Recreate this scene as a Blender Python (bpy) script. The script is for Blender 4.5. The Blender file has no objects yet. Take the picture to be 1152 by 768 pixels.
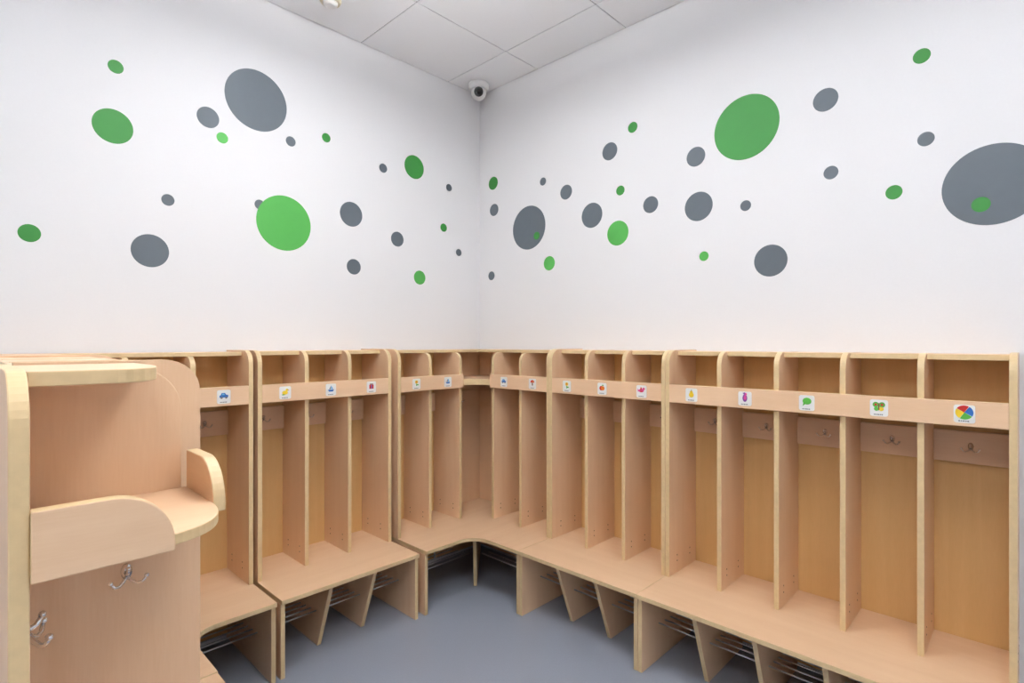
import bpy, bmesh, math
from mathutils import Vector, Matrix
scene=bpy.context.scene
COL=scene.collection
scene.view_settings.view_transform='Standard'

# ------------------------------------------------------------------ materials
def srgb(r,g,b):
    f=lambda v:(v/255/12.92) if v/255<=0.04045 else ((v/255+0.055)/1.055)**2.4
    return (f(r),f(g),f(b),1)
def mat(name,rgb,rough=0.5,metal=0.0,vary=0.04,scale=30,bump=0.0,emit=None,spec=0.5):
    m=bpy.data.materials.new(name); m.use_nodes=True
    nt=m.node_tree; b=nt.nodes['Principled BSDF']
    b.inputs['Roughness'].default_value=rough; b.inputs['Metallic'].default_value=metal
    b.inputs['Specular IOR Level'].default_value=spec
    col=srgb(*rgb)
    tc=nt.nodes.new('ShaderNodeTexCoord'); n=nt.nodes.new('ShaderNodeTexNoise')
    n.inputs['Scale'].default_value=scale; n.inputs['Detail'].default_value=3
    nt.links.new(tc.outputs['Object'],n.inputs['Vector'])
    r=nt.nodes.new('ShaderNodeValToRGB')
    r.color_ramp.elements[0].position=0.3; r.color_ramp.elements[1].position=0.7
    r.color_ramp.elements[0].color=tuple(x*(1-vary) for x in col[:3])+(1,)
    r.color_ramp.elements[1].color=tuple(min(1,x*(1+vary)) for x in col[:3])+(1,)
    nt.links.new(n.outputs['Fac'],r.inputs['Fac']); nt.links.new(r.outputs['Color'],b.inputs['Base Color'])
    if bump:
        bp=nt.nodes.new('ShaderNodeBump'); bp.inputs['Strength'].default_value=bump; bp.inputs['Distance'].default_value=0.001
        nt.links.new(n.outputs['Fac'],bp.inputs['Height']); nt.links.new(bp.outputs['Normal'],b.inputs['Normal'])
    if emit:
        b.inputs['Emission Color'].default_value=(1,0.995,0.985,1); b.inputs['Emission Strength'].default_value=emit
    return m
def wood(name,c1,c2,axis,rough=0.42):
    m=bpy.data.materials.new(name); m.use_nodes=True
    nt=m.node_tree; b=nt.nodes['Principled BSDF']; b.inputs['Roughness'].default_value=rough
    b.inputs['Specular IOR Level'].default_value=0.4
    tc=nt.nodes.new('ShaderNodeTexCoord')
    def layer(al,ac,detail,dist):
        mp=nt.nodes.new('ShaderNodeMapping'); sc=[ac,ac,ac]; sc[axis]=al
        mp.inputs['Scale'].default_value=sc
        n=nt.nodes.new('ShaderNodeTexNoise'); n.inputs['Scale'].default_value=1; n.inputs['Detail'].default_value=detail
        n.inputs['Distortion'].default_value=dist
        nt.links.new(tc.outputs['Object'],mp.inputs['Vector']); nt.links.new(mp.outputs['Vector'],n.inputs['Vector'])
        return n
    n1=layer(2.0,30,3,0.3); n2=layer(28,420,2,0.0)
    mx=nt.nodes.new('ShaderNodeMix'); mx.data_type='FLOAT'; mx.inputs[0].default_value=0.35
    nt.links.new(n1.outputs['Fac'],mx.inputs[2]); nt.links.new(n2.outputs['Fac'],mx.inputs[3])
    r=nt.nodes.new('ShaderNodeValToRGB')
    r.color_ramp.elements[0].position=0.3; r.color_ramp.elements[1].position=0.7
    r.color_ramp.elements[0].color=srgb(*c1); r.color_ramp.elements[1].color=srgb(*c2)
    nt.links.new(mx.outputs[0],r.inputs['Fac']); nt.links.new(r.outputs['Color'],b.inputs['Base Color'])
    return m
BE1,BE2=(232,194,156),(239,204,168)
BX=wood('beech_grain_x',BE1,BE2,0); BY=wood('beech_grain_y',BE1,BE2,1); BZ=wood('beech_grain_z',BE1,BE2,2)
EDGE=mat('maple_edge_band',(223,196,150),0.4,vary=0.04,scale=60)
BACK=wood('ochre_back_board',(218,175,115),(226,185,126),2,0.5)
WALL=mat('white_wall_paint',(238,238,240),0.75,vary=0.006,scale=120,bump=0.1,spec=0.2)
CEIL=mat('ceiling_tile_white',(246,248,252),0.9,vary=0.01,scale=220,bump=0.15,spec=0.1)
CGAP=mat('ceiling_joint_grey',(130,130,132),0.8)
FLOOR=mat('grey_vinyl_floor',(155,162,176),0.36,vary=0.03,scale=160)
CHROME=mat('chrome',(232,233,236),0.2,1.0,vary=0.01)
WIRE=mat('silver_wire',(200,202,206),0.35,0.8,vary=0.02)
GREEN=mat('decal_green',(46,132,50),0.55,vary=0.02)
LGREEN=mat('decal_light_green',(78,168,74),0.55,vary=0.02)
DGREY=mat('decal_grey',(90,99,107),0.55,vary=0.02)
PAPER=mat('sticker_white',(240,240,238),0.35,vary=0.01)
DARK=mat('dark_plastic',(22,22,26),0.15)
SCREW=mat('screw_brown',(96,70,48),0.5)
CREAM=mat('cream_plastic',(225,215,190),0.4)
PLW=mat('white_plastic',(235,235,235),0.35)
LAMP=mat('added_downlight',(245,245,245),0.6,emit=11)
LAMPUP=mat('added_uplight',(245,245,245),0.6,emit=23)  # stronger upward glow, added to brighten the ceiling
P={k:mat('print_'+k,v,0.4,vary=0.02) for k,v in dict(red=(205,45,40),orange=(232,130,40),yellow=(240,205,50),green=(90,180,70),
   blue=(45,110,190),sky=(110,180,225),purple=(130,70,160),pink=(225,80,150),brown=(130,80,50),grey=(120,120,125)).items()}

# ------------------------------------------------------------------ helpers
def finish(name,bm,mats,parent=None,base=Vector((0,0,0)),bevel=0.0,smooth=False):
    bmesh.ops.remove_doubles(bm,verts=bm.verts,dist=1e-6)
    bmesh.ops.recalc_face_normals(bm,faces=bm.faces)
    me=bpy.data.meshes.new(name); bm.to_mesh(me); bm.free()
    for m in mats: me.materials.append(m)
    if smooth:
        for p in me.polygons: p.use_smooth=True
    ob=bpy.data.objects.new(name,me); COL.objects.link(ob)
    if parent: ob.parent=parent
    if bevel:
        md=ob.modifiers.new('soft_edge','BEVEL'); md.width=bevel; md.segments=2; md.limit_method='ANGLE'; md.angle_limit=math.radians(50)
    return ob
def add_prism(bm,pts,ext,mi_cap=0,mi_side=1):
    ext=Vector(ext); a=[bm.verts.new(Vector(p)) for p in pts]; b=[bm.verts.new(Vector(p)+ext) for p in pts]
    f=bm.faces.new(a); f.material_index=mi_cap; f=bm.faces.new(list(reversed(b))); f.material_index=mi_cap
    n=len(a)
    for i in range(n):
        f=bm.faces.new((a[i],b[i],b[(i+1)%n],a[(i+1)%n])); f.material_index=mi_side
def add_ball(bm,c,r,mi=0,seg=12,sc=(1,1,1)):
    M=Matrix.Translation(Vector(c))@Matrix.Diagonal((sc[0],sc[1],sc[2],1))
    res=bmesh.ops.create_uvsphere(bm,u_segments=seg,v_segments=max(6,seg//2+2),radius=r,matrix=M)
    for f in {f for v in res['verts'] for f in v.link_faces}: f.material_index=mi; f.smooth=True
def add_tube(bm,path,r,mi=0,seg=8):
    path=[Vector(p) for p in path]; rings=[]
    for i,p in enumerate(path):
        t=(path[min(i+1,len(path)-1)]-path[max(i-1,0)]).normalized()
        up=Vector((0,0,1)) if abs(t.z)<0.95 else Vector((1,0,0))
        x=t.cross(up).normalized(); y=t.cross(x)
        rr=r[i] if isinstance(r,(list,tuple)) else r
        rings.append([bm.verts.new(p+x*rr*math.cos(a)+y*rr*math.sin(a)) for a in [2*math.pi*k/seg for k in range(seg)]])
    for i in range(len(rings)-1):
        for k in range(seg):
            f=bm.faces.new((rings[i][k],rings[i][(k+1)%seg],rings[i+1][(k+1)%seg],rings[i+1][k])); f.material_index=mi; f.smooth=True
    for rg in (rings[0],rings[-1]):
        f=bm.faces.new(rg); f.material_index=mi

class Frame:
    """local furniture frame: u along the wall, v out of the wall, w up."""
    def __init__(s,o,ud,vd,base):
        s.o=Vector(o); s.u=Vector(ud); s.v=Vector(vd); s.base=s.pw(*base)
    def pw(s,u,v,w): return s.o+s.u*u+s.v*v+Vector((0,0,w))
    def __call__(s,u,v,w): return s.pw(u,v,w)-s.base
    def d(s,u,v,w): return s.u*u+s.v*v+Vector((0,0,w))
    def grain_u(s): return BX if abs(s.u.x)>0.5 else BY
    def grain_v(s): return BX if abs(s.v.x)>0.5 else BY
class Flip:
    """second wing of a corner unit: u and v exchanged."""
    def __init__(s,F): s.F=F; s.base=F.base; s.u=F.v; s.v=F.u
    def __call__(s,u,v,w): return s.F(v,u,w)
    def d(s,u,v,w): return s.F.d(v,u,w)
    def grain_u(s): return s.F.grain_v()
    def grain_v(s): return s.F.grain_u()

T=0.018; SEAT=0.314; TOP=1.283; ETOP=TOP+0.004
def thing(name,F,label,cat,group=None,kind=None):
    e=bpy.data.objects.new(name,None); e.empty_display_size=0.1; COL.objects.link(e); e.location=F.base
    e['label']=label; e['category']=cat
    if group: e['group']=group
    return e
def arc(cx,cy,r,a0,a1,n=8):
    return [(cx+r*math.cos(math.radians(a0+(a1-a0)*i/n)),cy+r*math.sin(math.radians(a0+(a1-a0)*i/n))) for i in range(n+1)]
def side_prof(z0,z1,dep,r,v0=0.0):
    return [(v0,z0),(dep,z0)]+arc(dep-r,z1-r,r,0,90)+[(v0,z1)]
def upright(F,par,name,u,prof,screws=True):
    bm=bmesh.new()
    add_prism(bm,[F(u-T/2,v,w) for v,w in prof],F.d(T,0,0))
    if screws:
        for (v,w) in ((0.07,0.365),(0.19,0.365),(0.07,0.39),(0.19,0.39)):
            for sgn in (-1,1):
                a=F(u+sgn*T/2,v,w)
                pts=[a+F.d(0,0.0032*math.cos(k),0)+Vector((0,0,0.0032*math.sin(k))) for k in [i*math.pi/4 for i in range(8)]]
                add_prism(bm,pts,F.d(sgn*0.0006,0,0),2,2)
    return finish(name,bm,[BZ,EDGE,SCREW],par,bevel=0.0016)
def board(F,par,name,poly,z0,th,m):
    bm=bmesh.new(); add_prism(bm,[F(u,v,z0) for u,v in poly],(0,0,th))
    return finish(name,bm,[m,EDGE],par,bevel=0.0016)
def rect(u0,u1,v0,v1): return [(u0,v0),(u1,v0),(u1,v1),(u0,v1)]
def vboard(F,par,name,u0,u1,z0,z1,v,th,m,prof=None,edge=EDGE,bev=0.0016):
    bm=bmesh.new(); pts=prof or [(u0,z0),(u1,z0),(u1,z1),(u0,z1)]
    add_prism(bm,[F(u,v,w) for u,w in pts],F.d(0,th,0))
    return finish(name,bm,[m,edge],par,bevel=bev)
def hook(F,par,u,v,w,s=0.64):
    """double chrome coat hook: boss plate, upper prong and two curled arms; v is the surface it is fixed on"""
    bm=bmesh.new()
    g=lambda a,b,c:F(u+a*s,v+b*s,w+c*s)
    pl=[g(0.012*math.cos(t),0,0.010+0.019*math.sin(t)) for t in [i*math.pi/8 for i in range(16)]]
    add_prism(bm,pl,F.d(0,0.004*s,0),0,0)
    add_tube(bm,[g(0,0.002,0.008),g(0,0.014,0.006),g(0,0.020,0.010),g(0,0.026,0.020)],[0.006*s,0.005*s,0.004*s,0.0038*s])
    add_ball(bm,g(0,0.027,0.023),0.0055*s)
    for q in (-1,1):
        add_tube(bm,[g(0,0.008,0.000),g(q*0.008,0.014,-0.010),g(q*0.018,0.022,-0.017),g(q*0.028,0.028,-0.015),g(q*0.036,0.031,-0.004)],
                 [0.0045*s,0.004*s,0.0036*s,0.0034*s,0.0034*s])
        add_ball(bm,g(q*0.037,0.0315,-0.001),0.0056*s)
    for f in bm.faces: f.smooth=True
    return finish('coat_hook',bm,[CHROME],par)
def disc(cx,cy,r,n=16,sx=1,sy=1,a0=0,a1=360):
    full=(a1-a0)>=360
    pts=[(cx+r*sx*math.cos(math.radians(a0+(a1-a0)*i/n)),cy+r*sy*math.sin(math.radians(a0+(a1-a0)*i/n))) for i in range(n+(0 if full else 1))]
    return pts if full else [(cx,cy)]+pts
EMB={
 'ball':[('sector',k) for k in ('blue','red','yellow','green')],
 'butterfly':[('p','green',disc(-.4,.3,.42)),('p','green',disc(.4,.3,.42)),('p','green',disc(-.32,-.35,.32)),('p','yellow',disc(.32,-.35,.32)),('p','red',disc(-.4,.3,.18)),('p','red',disc(.4,.3,.18)),('p','brown',disc(0,0,.6,12,.16,1))],
 'leaf':[('p','green',disc(.05,.1,.68,20,1,.85)),('p','green',[(-.5,-.2),(-.2,-.4),(-.62,-.75)])],
 'beetroot':[('p','purple',disc(0,-.1,.68,18,.62,1)),('p','pink',disc(.05,-.05,.3,14,.8,1.3)),('p','pink',disc(.1,.6,.26)),('p','purple',[(-.1,.5),(.1,.5),(.0,.95),(-.4,.8)])],
 'pear':[('p','yellow',disc(0,-.2,.5)),('p','yellow',disc(0,.3,.3)),('p','brown',[(-.05,.55),(.05,.55),(.1,.85),(0,.85)])],
 'bird':[('p','pink',disc(-.05,-.05,.55,18,1.15,.62)),('p','pink',disc(.5,.35,.26)),('p','red',[(-.35,.1),(.25,.15),(-.15,.8)]),('p','pink',[(-.5,-.1),(-.9,.35),(-.85,-.3)]),('p','orange',[(.7,.42),(.95,.32),(.7,.24)]),('p','red',disc(-.05,-.2,.26,12,1.3,.6))],
 'apple':[('p','red',disc(-.18,-.1,.5)),('p','orange',disc(.2,-.1,.48)),('p','green',disc(.2,.55,.2,12,1.3,.6))],
 'flower':[('p','green',[(-.1,-.7),(.1,-.7),(.1,.1),(-.1,.1)]),('p','yellow',disc(0,.3,.42)),('p','orange',disc(0,.3,.2)),('p','green',disc(.3,-.4,.26,12,1.2,.6))],
 'car':[('p','blue',[(-.75,-.35),(.75,-.35),(.75,.1),(.4,.15),(.2,.5),(-.4,.5),(-.55,.1),(-.75,.05)]),('p','grey',disc(-.4,-.38,.2)),('p','grey',disc(.4,-.38,.2)),('p','sky',[(-.35,.12),(.15,.12),(.05,.4),(-.3,.4)])],
 'duck':[('p','yellow',disc(-.05,-.2,.5,18,1.2,.8)),('p','yellow',disc(.35,.35,.26)),('p','orange',[(.55,.42),(.85,.3),(.55,.22)]),('p','green',disc(-.4,-.6,.2,12,1.6,.5))],
 'boat':[('p','blue',[(-.7,-.2),(.7,-.2),(.45,-.6),(-.45,-.6)]),('p','sky',[(0,-.1),(0,.75),(.55,-.1)]),('p','grey',[(-.06,-.1),(-.06,.6),(-.45,-.1)])],
 'gift':[('p','red',[(-.55,-.6),(.55,-.6),(.55,.3),(-.55,.3)]),('p','blue',[(-.12,-.6),(.12,-.6),(.12,.3),(-.12,.3)]),('p','brown',disc(-.22,.45,.2,12,1.2,.7)),('p','brown',disc(.22,.45,.2,12,1.2,.7))],
 'mushroom':[('p','red',disc(0,.1,.65,14,1,1,0,180)),('p','brown',[(-.2,-.6),(.2,-.6),(.16,.1),(-.16,.1)]),('p','yellow',disc(.15,.35,.12))],
}
def sticker(F,par,u,v,w,kind,sgn,W=0.051,Hh=0.055):
    """sgn: direction along u which is the viewer's right when facing the rail"""
    bm=bmesh.new(); G=lambda a,c,o=0:F(u+sgn*a,v+o,w+c)
    def rr(hx,hz,r):
        return arc(hx-r,hz-r,r,0,90,4)+arc(-hx+r,hz-r,r,90,180,4)+arc(-hx+r,-hz+r,r,180,270,4)+arc(hx-r,-hz+r,r,270,360,4)
    add_prism(bm,[G(a,b) for a,b in rr(W/2,Hh/2,0.007)],F.d(0,0.001,0),0,0)
    mats=[PAPER]; S=0.0215; cz=0.0045; o=0.001
    def idx(k):
        if P[k] not in mats: mats.append(P[k])
        return mats.index(P[k])
    n=0
    for e in EMB[kind]:
        n+=1
        if e[0]=='sector':
            pts=disc(0,0,1.0,7,1,1,(n-1)*90-30,n*90-33); k=e[1]
        else: k=e[1]; pts=e[2]
        i=idx(k); add_prism(bm,[G(a*S,cz+b*S,o) for a,b in pts],F.d(0,0.0003+0.0001*n,0),i,i)
    i=idx('grey')   # caption line, too small to read
    x=-0.014
    for ww in (0.004,0.003,0.005,0.003,0.004):
        add_prism(bm,[G(a,b,o) for a,b in [(x,-0.0235),(x+ww,-0.0235),(x+ww,-0.020),(x,-0.020)]],F.d(0,0.0004,0),i,i); x+=ww+0.0015
    ob=finish('name_sticker',bm,mats,par); ob['label']='white picture sticker with a small colourful '+kind
    return ob
def rack(F,par,u0,u1):
    bm=bmesh.new()
    for v in (0.10,0.15,0.20,0.25,0.30,0.35):
        w=0.115+v*0.10
        add_tube(bm,[F(u0,v,w),F(u1,v,w)],0.0032)
    return finish('shoe_rack',bm,[WIRE],par)
SHOE=[(0.02,0.0),(0.36,0.0),(0.475,SEAT-T),(0.02,SEAT-T)]
def plain(F,par,name,u,prof):
    bm=bmesh.new(); add_prism(bm,[F(u-T/2,v,w) for v,w in prof],F.d(T,0,0)); return finish(name,bm,[BZ,EDGE],par,bevel=0.0016)

def row_unit(name,o,ud,vd,u0,u1,n,stk,sgn,label):
    F=Frame(o,ud,vd,((u0+u1)/2,0.25,0)); par=thing(name,F,label,'locker','kindergarten locker units')
    gu=F.grain_u(); gv=F.grain_v()
    vboard(F,par,'back_panel',u0+T,u1-T,0.02,TOP-T,0.003,0.006,BACK,edge=BACK,bev=0)
    for u in (u0+T/2,u1-T/2):
        upright(F,par,'side_panel',u,side_prof(SEAT,ETOP,0.262,0.06,0.0))
        plain(F,par,'bench_leg',u,[(0.0,0),(0.488,0),(0.488,SEAT-T),(0.0,SEAT-T)])
    board(F,par,'bench_seat',rect(u0,u1,0.0,0.50),SEAT-T,T,gu)
    pitch=(u1-u0-T)/n
    for i in range(1,n):
        u=u0+T/2+pitch*i
        upright(F,par,'divider',u,side_prof(SEAT,TOP,0.244,0.055,0.009))
        plain(F,par,'shoe_divider',u,SHOE)
    for i in range(n):
        a=u0+T+pitch*i; b=a+pitch-T
        board(F,par,'hat_shelf',rect(a,b,0.009,0.244),1.066,T,gu)
        board(F,par,'top_board',rect(a,b,0.0,0.185),TOP-T-0.001,T,gu)
        vboard(F,par,'hook_rail',a,b,0.912,1.02,0.009,0.016,gu)
        hook(F,par,(a+b)/2,0.025,0.964)
        if stk[i]: sticker(F,par,(a+b)/2,0.262,1.102,stk[i],sgn)
        rack(F,par,a,b)
    vboard(F,par,'label_rail',u0+T,u1-T,1.064,1.141,0.2445,0.0175,gu)
    return par
def corner_unit(name,o,ud,vd,stkA,stkB,sgnA,sgnB,label):
    F=Frame(o,ud,vd,(0.35,0.35,0)); par=thing(name,F,label,'locker','kindergarten locker units')
    E=0.81
    c0=0.60; r0=0.10
    board(F,par,'bench_seat',[(0.0,0.0),(E,0.0),(E,0.5),(c0,0.5)]+[(c0-r0*math.sin(math.radians(a)),c0-r0*math.cos(math.radians(a))) for a in (10,20,30,40,50,60,70,80)]+[(0.5,c0),(0.5,E),(0.0,E)],SEAT-T,T,F.grain_u())
    # diagonal foot panel below the inner corner
    bm=bmesh.new(); k=T/2/math.sqrt(2)
    add_prism(bm,[F(q+k,q-k,w) for q,w in ((0.05,0),(0.425,0),(0.47,SEAT-T),(0.05,SEAT-T))],F.d(-2*k,2*k,0))
    finish('shoe_divider',bm,[BZ,EDGE],par,bevel=0.0016)
    # corner hat shelf with concave front
    board(F,par,'corner_shelf',[(0.015,0.015),(0.365,0.015),(0.365,0.262)]+[((1-t)**2*0.365+2*t*(1-t)*0.29+t*t*0.262,(1-t)**2*0.262+2*t*(1-t)*0.29+t*t*0.365) for t in [i/10 for i in range(1,10)]]+[(0.262,0.365),(0.015,0.365)],1.078,0.034,F.grain_u())
    board(F,par,'top_board',[(0.015,0.015),(E-T,0.015),(E-T,0.185),(0.185,0.185),(0.185,E-T),(0.015,E-T)],TOP-T-0.001,T-0.002,F.grain_u())
    for G,stk,sgn in ((F,stkA,sgnA),(Flip(F),stkB,sgnB)):
        gu=G.grain_u()
        vboard(G,par,'back_panel',0.384,E-T,0.02,TOP-T,0.003,0.006,BACK,edge=BACK,bev=0)
        vboard(G,par,'corner_panel',0.015,0.366,0.02,TOP-T,0.003,0.012,BZ,edge=EDGE,bev=0)
        upright(G,par,'side_panel',E-T/2,side_prof(SEAT,ETOP,0.262,0.06,0.0))
        plain(G,par,'bench_leg',E-T/2,[(0.0,0),(0.488,0),(0.488,SEAT-T),(0.0,SEAT-T)])
        for u in (0.375,0.59):
            upright(G,par,'divider',u,side_prof(SEAT,TOP-T-0.001,0.244,0.045,0.009))
        segs=((0.384,0.581),(0.599,0.792))
        for i,(a,b) in enumerate(segs):
            board(G,par,'hat_shelf',rect(a,b,0.009,0.244),1.066,T,gu)
            vboard(G,par,'hook_rail',a,b,0.912,1.02,0.009,0.016,gu)
            hook(G,par,(a+b)/2,0.025,0.964)
            if stk[i]: sticker(G,par,(a+b)/2,0.262,1.102,stk[i],sgn)
        vboard(G,par,'hook_rail',0.032,0.366,0.912,1.02,0.015,0.016,gu)
        hook(G,par,0.20,0.031,0.964)
        vboard(G,par,'label_rail',0.366,E-T,1.064,1.141,0.2445,0.0175,gu)
        rack(G,par,0.40,E-T)
    return par

# ------------------------------------------------------------------ room shell
CZ=2.93
def box(bm,x0,x1,y0,y1,z0,z1,mi=0):
    add_prism(bm,[(x0,y0,z0),(x1,y0,z0),(x1,y1,z0),(x0,y1,z0)],(0,0,z1-z0),mi,mi)
def struct(name,bm,mats,label):
    o=finish(name,bm,mats); o['kind']='structure'; o['label']=label; return o
XW,YS=-4.2,-4.2
bm=bmesh.new(); box(bm,XW-.1,.1,YS-.1,.1,-0.1,0); struct('floor',bm,[FLOOR],'grey-blue smooth vinyl floor')
bm=bmesh.new(); box(bm,XW-.1,.1,0,.1,0,3.1); struct('wall_north',bm,[WALL],'white painted wall with round dot decals')
bm=bmesh.new(); box(bm,0,.1,YS,0,0,3.1); struct('wall_east',bm,[WALL],'white painted wall with round dot decals')
bm=bmesh.new(); box(bm,XW-.1,XW,YS,0,0,3.1); struct('wall_west',bm,[WALL],'plain white painted wall')
bm=bmesh.new(); box(bm,XW-.1,.1,YS-.1,YS,0,3.1); struct('wall_south',bm,[WALL],'plain white painted wall')
# ceiling: tiles on a visible 600 mm grid
bm=bmesh.new(); box(bm,XW,0,YS,0,CZ+0.004,CZ+0.03,1)
xs=[0.0]+[-0.27-0.6*i for i in range(7)]+[XW]; ys=[0.0]+[-0.505-0.6*i for i in range(7)]+[YS]
xs=[x for x in xs if x>=XW]; ys=[y for y in ys if y>=YS]
for i in range(len(xs)-1):
    for j in range(len(ys)-1):
        g=0.0025
        if xs[i]-xs[i+1]<0.02 or ys[j]-ys[j+1]<0.02: continue
        box(bm,xs[i+1]+g,xs[i]-(g if i else 0.006),ys[j+1]+g,ys[j]-(g if j else 0.006),CZ,CZ+0.006,0)
struct('ceiling',bm,[CEIL,CGAP],'white suspended ceiling of square tiles')

# ------------------------------------------------------------------ added light panels, out of view
LIGHTS=[(-1.45,-1.20),(-1.50,-2.75),(-3.1,-2.35)]  # nearest spot follows the north wall glow; the hanging panels are made up
for (x,y) in LIGHTS:
    e=bpy.data.objects.new('added_light_panel',None); COL.objects.link(e); e.location=(x,y,CZ)
    e['label']='square white panel added out of view to light the room and ceiling'; e['category']='added light'; e['group']='added square panels lighting the room'
    for a,b in ((-.25,-.25),(.25,-.25),(.25,.25),(-.25,.25)):
        bm=bmesh.new(); add_tube(bm,[(a,b,-0.0005),(a,b,-0.17)],0.002); finish('suspension_wire',bm,[WIRE],e)
    bm=bmesh.new()
    o4=[bm.verts.new((sx*.31,sy*.31,z)) for z in (-.21,-.17) for sx,sy in ((-1,-1),(1,-1),(1,1),(-1,1))]
    i4=[bm.verts.new((sx*.30,sy*.30,z)) for z in (-.21,-.17) for sx,sy in ((-1,-1),(1,-1),(1,1),(-1,1))]
    for k in range(4):
        n=(k+1)%4
        bm.faces.new((o4[k],o4[n],o4[4+n],o4[4+k])); bm.faces.new((i4[k],i4[n],i4[4+n],i4[4+k]))
        bm.faces.new((o4[k],o4[n],i4[n],i4[k])); bm.faces.new((o4[4+k],o4[4+n],i4[4+n],i4[4+k]))
    finish('lamp_frame',bm,[PLW],e)
    bm=bmesh.new(); box(bm,-.299,.299,-.299,.299,-0.208,-0.190); finish('added_downlight',bm,[LAMP],e)
    bm=bmesh.new(); box(bm,-.299,.299,-.299,.299,-0.188,-0.172); finish('added_uplight',bm,[LAMPUP],e)

# ------------------------------------------------------------------ wall dots
NORTH=[('g',-1.950,2.407,.026),('g',-1.959,2.170,.067),('d',-1.411,2.448,.140),('d',-1.618,2.307,.045),('l',-1.560,2.233,.024),('d',-1.251,2.300,.024),('g',-1.067,2.368,.023),('d',-.730,2.291,.025),('g',-.520,2.346,.068),('d',-.259,2.280,.022),('g',-2.205,1.714,.032),('d',-1.771,1.916,.024),('d',-1.834,1.696,.067),('d',-1.398,1.965,.023),('l',-1.282,1.897,.132),('d',-.926,2.001,.065),('d',-.637,1.909,.042),('g',-.301,2.026,.025),('d',-.180,1.888,.022),('d',-.911,1.724,.041),('l',-.481,1.704,.041)]
EAST=[('g',-.127,2.336,.041),('d',-.544,2.261,.023),('d',-.135,2.165,.038),('d',-.715,2.166,.041),('d',-.432,2.008,.130),('g',-.496,1.951,.023),('d',-.891,2.007,.067),('l',-.592,1.779,.041),('d',-.111,1.748,.028),('g',-1.070,2.106,.025),('d',-1.005,2.324,.046),('g',-1.143,2.412,.027),('l',-1.054,1.888,.064),('d',-1.244,2.002,.041),('d',-1.478,2.183,.045),('d',-1.491,1.950,.067),('g',-1.705,2.257,.139),('d',-1.705,1.916,.023),('l',-1.517,1.717,.022),('d',-1.808,1.666,.067),('d',-2.034,1.988,.026),('d',-2.015,2.280,.045),('g',-2.321,2.341,.026),('d',-2.333,2.042,.025),('g',-2.239,1.871,.026),('d',-2.511,1.845,.134),('g',-2.481,1.783,.025)]
MM={'g':(GREEN,'green'),'l':(LGREEN,'light green'),'d':(DGREY,'grey')}
def dots(lst,wall):
    for k,a,z,r in lst:
        m,cn=MM[k]
        th=0.001
        for (k2,a2,z2,r2) in lst:
            if r2>r and math.hypot(a-a2,z-z2)<r+r2: th=0.0018
        if k=='d' and abs(a+1.398)<1e-3 and wall=='n': th=0.0006
        n=72 if r>.05 else 36
        bm=bmesh.new(); pts=[]
        for i in range(n):
            t=2*math.pi*i/n; p,q=r*math.cos(t),r*math.sin(t)
            pts.append((p,0,q) if wall=='n' else (0,p,q))
        add_prism(bm,pts,(0,-th,0) if wall=='n' else (-th,0,0),0,0)
        o=finish('wall_dot_decal',bm,[m]); o.location=(a,0,z) if wall=='n' else (0,a,z)
        size='large' if r>.1 else ('medium' if r>.055 else 'small')
        o['label']='%s %s round dot decal on white wall'%(size,cn); o['category']='wall decal'; o['group']='round wall dot decals'
dots(NORTH,'n'); dots(EAST,'e')

# ------------------------------------------------------------------ lockers
corner_unit('corner_locker_unit',(0,0,0),(-1,0,0),(0,-1,0),['boat','flower'],['car','mushroom'],-1,1,'beech corner locker unit with bench between two white walls')
row_unit('locker_unit',(0,0,0),(0,-1,0),(-1,0,0),0.8115,1.462,3,['flower','apple','bird'],1,'three-compartment beech locker unit with bench beside corner unit')
row_unit('locker_unit',(0,0,0),(0,-1,0),(-1,0,0),1.4635,2.575,5,['pear','beetroot','leaf','butterfly','ball'],1,'five-compartment beech locker unit with bench and picture stickers')
row_unit('locker_unit',(0,0,0),(-1,0,0),(0,-1,0),0.850,1.507,3,['gift','boat','duck'],-1,'three-compartment beech locker unit with bench on dotted wall')
corner_unit('corner_locker_unit',(-2.335,0,0),(1,0,0),(0,-1,0),['leaf','car'],['apple','pear'],1,-1,'beech corner locker unit with blue car sticker on rail')
row_unit('locker_unit',(-2.338,0,0),(0,-1,0),(1,0,0),0.815,1.470,3,['duck','leaf','ball'],-1,'three-compartment beech locker unit behind rounded end unit')

# ------------------------------------------------------------------ rounded end unit near the camera
# u = +X, v = -Y measured from the inner corner of its two panels
F=Frame((-2.346,-1.568,0),(1,0,0),(0,-1,0),(0.12,0.12,0))
par=thing('end_locker_unit',F,'open beech end unit with rounded shelf, lips and coat hooks','locker','kindergarten locker units')
def lip(G,v):
    zz0,zz1=1.058,1.136; L=0.136; r=0.066
    prof=[(0.0,zz0),(L,zz0)]+arc(L-r,zz1-r,r,0,90,10)+[(0.0,zz1)]
    bm=bmesh.new(); add_prism(bm,[G(u,v,w) for u,w in prof],G.d(0,T,0)); return finish('shelf_lip',bm,[G.grain_u(),EDGE],par,bevel=0.0016)
G2=Flip(F)
prof=[(0.0,0.0),(0.242,0.0),(0.242,1.064),(0.213,1.064)]+arc(0.213-0.075,TOP-0.078,0.075,0,90,12)+[(0.0,TOP-0.003)]
bm=bmesh.new(); add_prism(bm,[F(u,-T,w) for u,w in prof],F.d(0,T,0)); finish('side_panel',bm,[BZ,EDGE],par,bevel=0.0016)
prof=[(-T,0.0),(0.262,0.0)]+arc(0.262-0.06,TOP+0.004-0.06,0.06,0,90,10)+[(-T,TOP+0.004)]
bm=bmesh.new(); add_prism(bm,[G2(u,-T,w) for u,w in prof],G2.d(0,T,0)); finish('side_panel',bm,[BZ,EDGE],par,bevel=0.0016)
lip(F,0.250); lip(G2,0.220)
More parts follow.
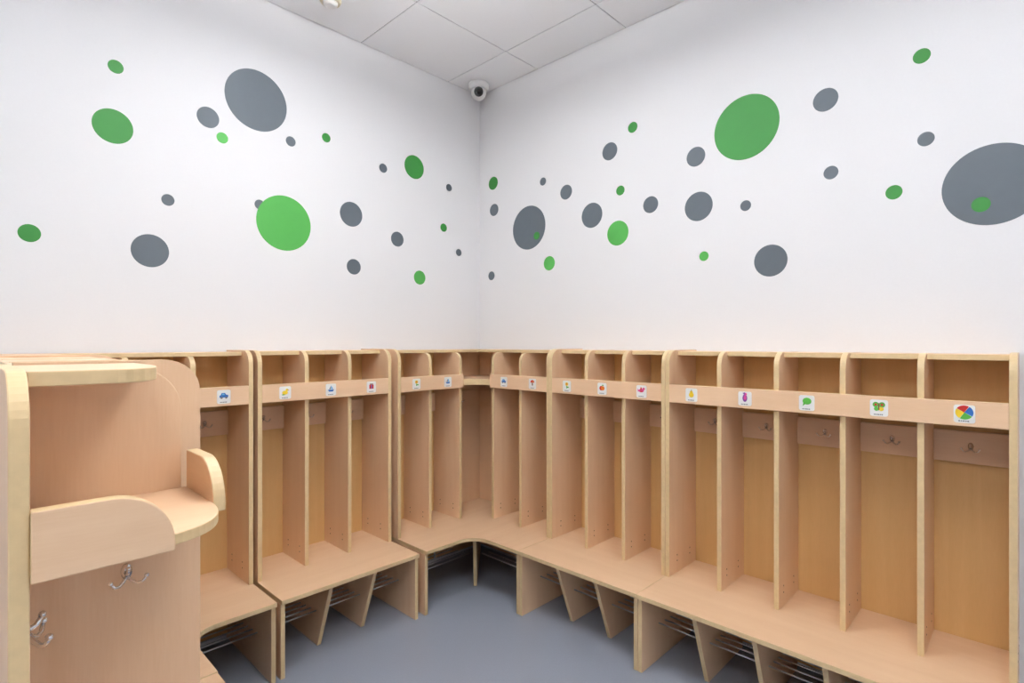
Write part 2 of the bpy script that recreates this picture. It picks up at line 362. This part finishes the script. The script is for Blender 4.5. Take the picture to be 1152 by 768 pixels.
hook(F,par,0.135,0.0,0.948,0.64); hook(G2,par,0.135,0.0,0.955,0.8)
q=lambda a,b,c,n=12:[((1-t)**2*a[0]+2*t*(1-t)*b[0]+t*t*c[0],(1-t)**2*a[1]+2*t*(1-t)*b[1]+t*t*c[1]) for t in [i/n for i in range(n+1)]]
sh=[(0,0),(0.22,0.0)]+q((0.220,0.137),(0.215,0.235),(0.137,0.25))+[(0.0,0.25)]
board(F,par,'curved_shelf',sh,1.0585,T-0.003,BX)
tb=[(0,-T),(0.150,-T)]+q((0.150,0.10),(0.140,0.215),(0.085,0.222))+[(0.0,0.222)]
board(F,par,'top_board',tb,TOP-T+0.002,T,BX)
bs=[(0,0),(0.49,0.0)]+[(0.35+0.14*math.cos(math.radians(a)),0.35+0.14*math.sin(math.radians(a))) for a in range(0,91,9)]+[(0.0,0.49)]
board(F,par,'bench_seat',bs,SEAT-T,T,BX)
plain(F,par,'bench_leg',0.475,[(0.02,0),(0.10,0),(0.10,SEAT-T),(0.02,SEAT-T)])

# ------------------------------------------------------------------ security camera & detector on the ceiling
def lathe(bm,c,prof,mi=0,seg=32):
    rings=[[bm.verts.new(Vector(c)+Vector((r*math.cos(2*math.pi*k/seg),r*math.sin(2*math.pi*k/seg),z))) for k in range(seg)] for r,z in prof]
    for i in range(len(rings)-1):
        for k in range(seg):
            f=bm.faces.new((rings[i][k],rings[i][(k+1)%seg],rings[i+1][(k+1)%seg],rings[i+1][k])); f.material_index=mi; f.smooth=True
    bm.faces.new(rings[0]).material_index=mi; bm.faces.new(rings[-1]).material_index=mi
e=bpy.data.objects.new('security_camera',None); COL.objects.link(e); e.location=(-0.12,-0.12,CZ)
e['label']='white dome security camera with black lens on the ceiling'; e['category']='security camera'
bm=bmesh.new(); lathe(bm,(0,0,0),[(0.062,-0.0005),(0.064,-0.022),(0.058,-0.034),(0.052,-0.042)]); finish('mounting_base',bm,[PLW],e)
bm=bmesh.new(); add_ball(bm,(0,0,-0.055),0.047,seg=24); finish('camera_ball',bm,[PLW],e)
d=Vector((-0.678,-0.735,-0.30)).normalized()
bm=bmesh.new(); add_tube(bm,[Vector((0,0,-0.055))+d*0.036,Vector((0,0,-0.055))+d*0.049],0.028,seg=24); add_ball(bm,Vector((0,0,-0.055))+d*0.046,0.017,seg=16); finish('lens',bm,[DARK],e)
e=bpy.data.objects.new('smoke_detector',None); COL.objects.link(e); e.location=(-1.175,-0.25,CZ)
e['label']='small round cream smoke detector on ceiling tile'; e['category']='smoke detector'
bm=bmesh.new(); lathe(bm,(0,0,0),[(0.05,-0.0005),(0.05,-0.018),(0.044,-0.030)]); finish('detector_base',bm,[CREAM],e)
bm=bmesh.new(); lathe(bm,(0,0,0),[(0.034,-0.030),(0.032,-0.040),(0.022,-0.046)]); finish('detector_cap',bm,[PLW],e)

# ------------------------------------------------------------------ world, camera
w=bpy.data.worlds.new('room_world'); scene.world=w; w.use_nodes=True
w.node_tree.nodes['Background'].inputs['Color'].default_value=(0.8,0.85,1,1); w.node_tree.nodes['Background'].inputs['Strength'].default_value=0.3
cd=bpy.data.cameras.new('camera'); co=bpy.data.objects.new('camera',cd); COL.objects.link(co)
cd.sensor_width=36; cd.lens=36*610/1152; cd.shift_y=2/1152; cd.clip_start=0.02
co.location=(-2.407,-2.609,1.317); co.rotation_euler=(math.radians(90),0,math.radians(43.9-90))
scene.camera=co
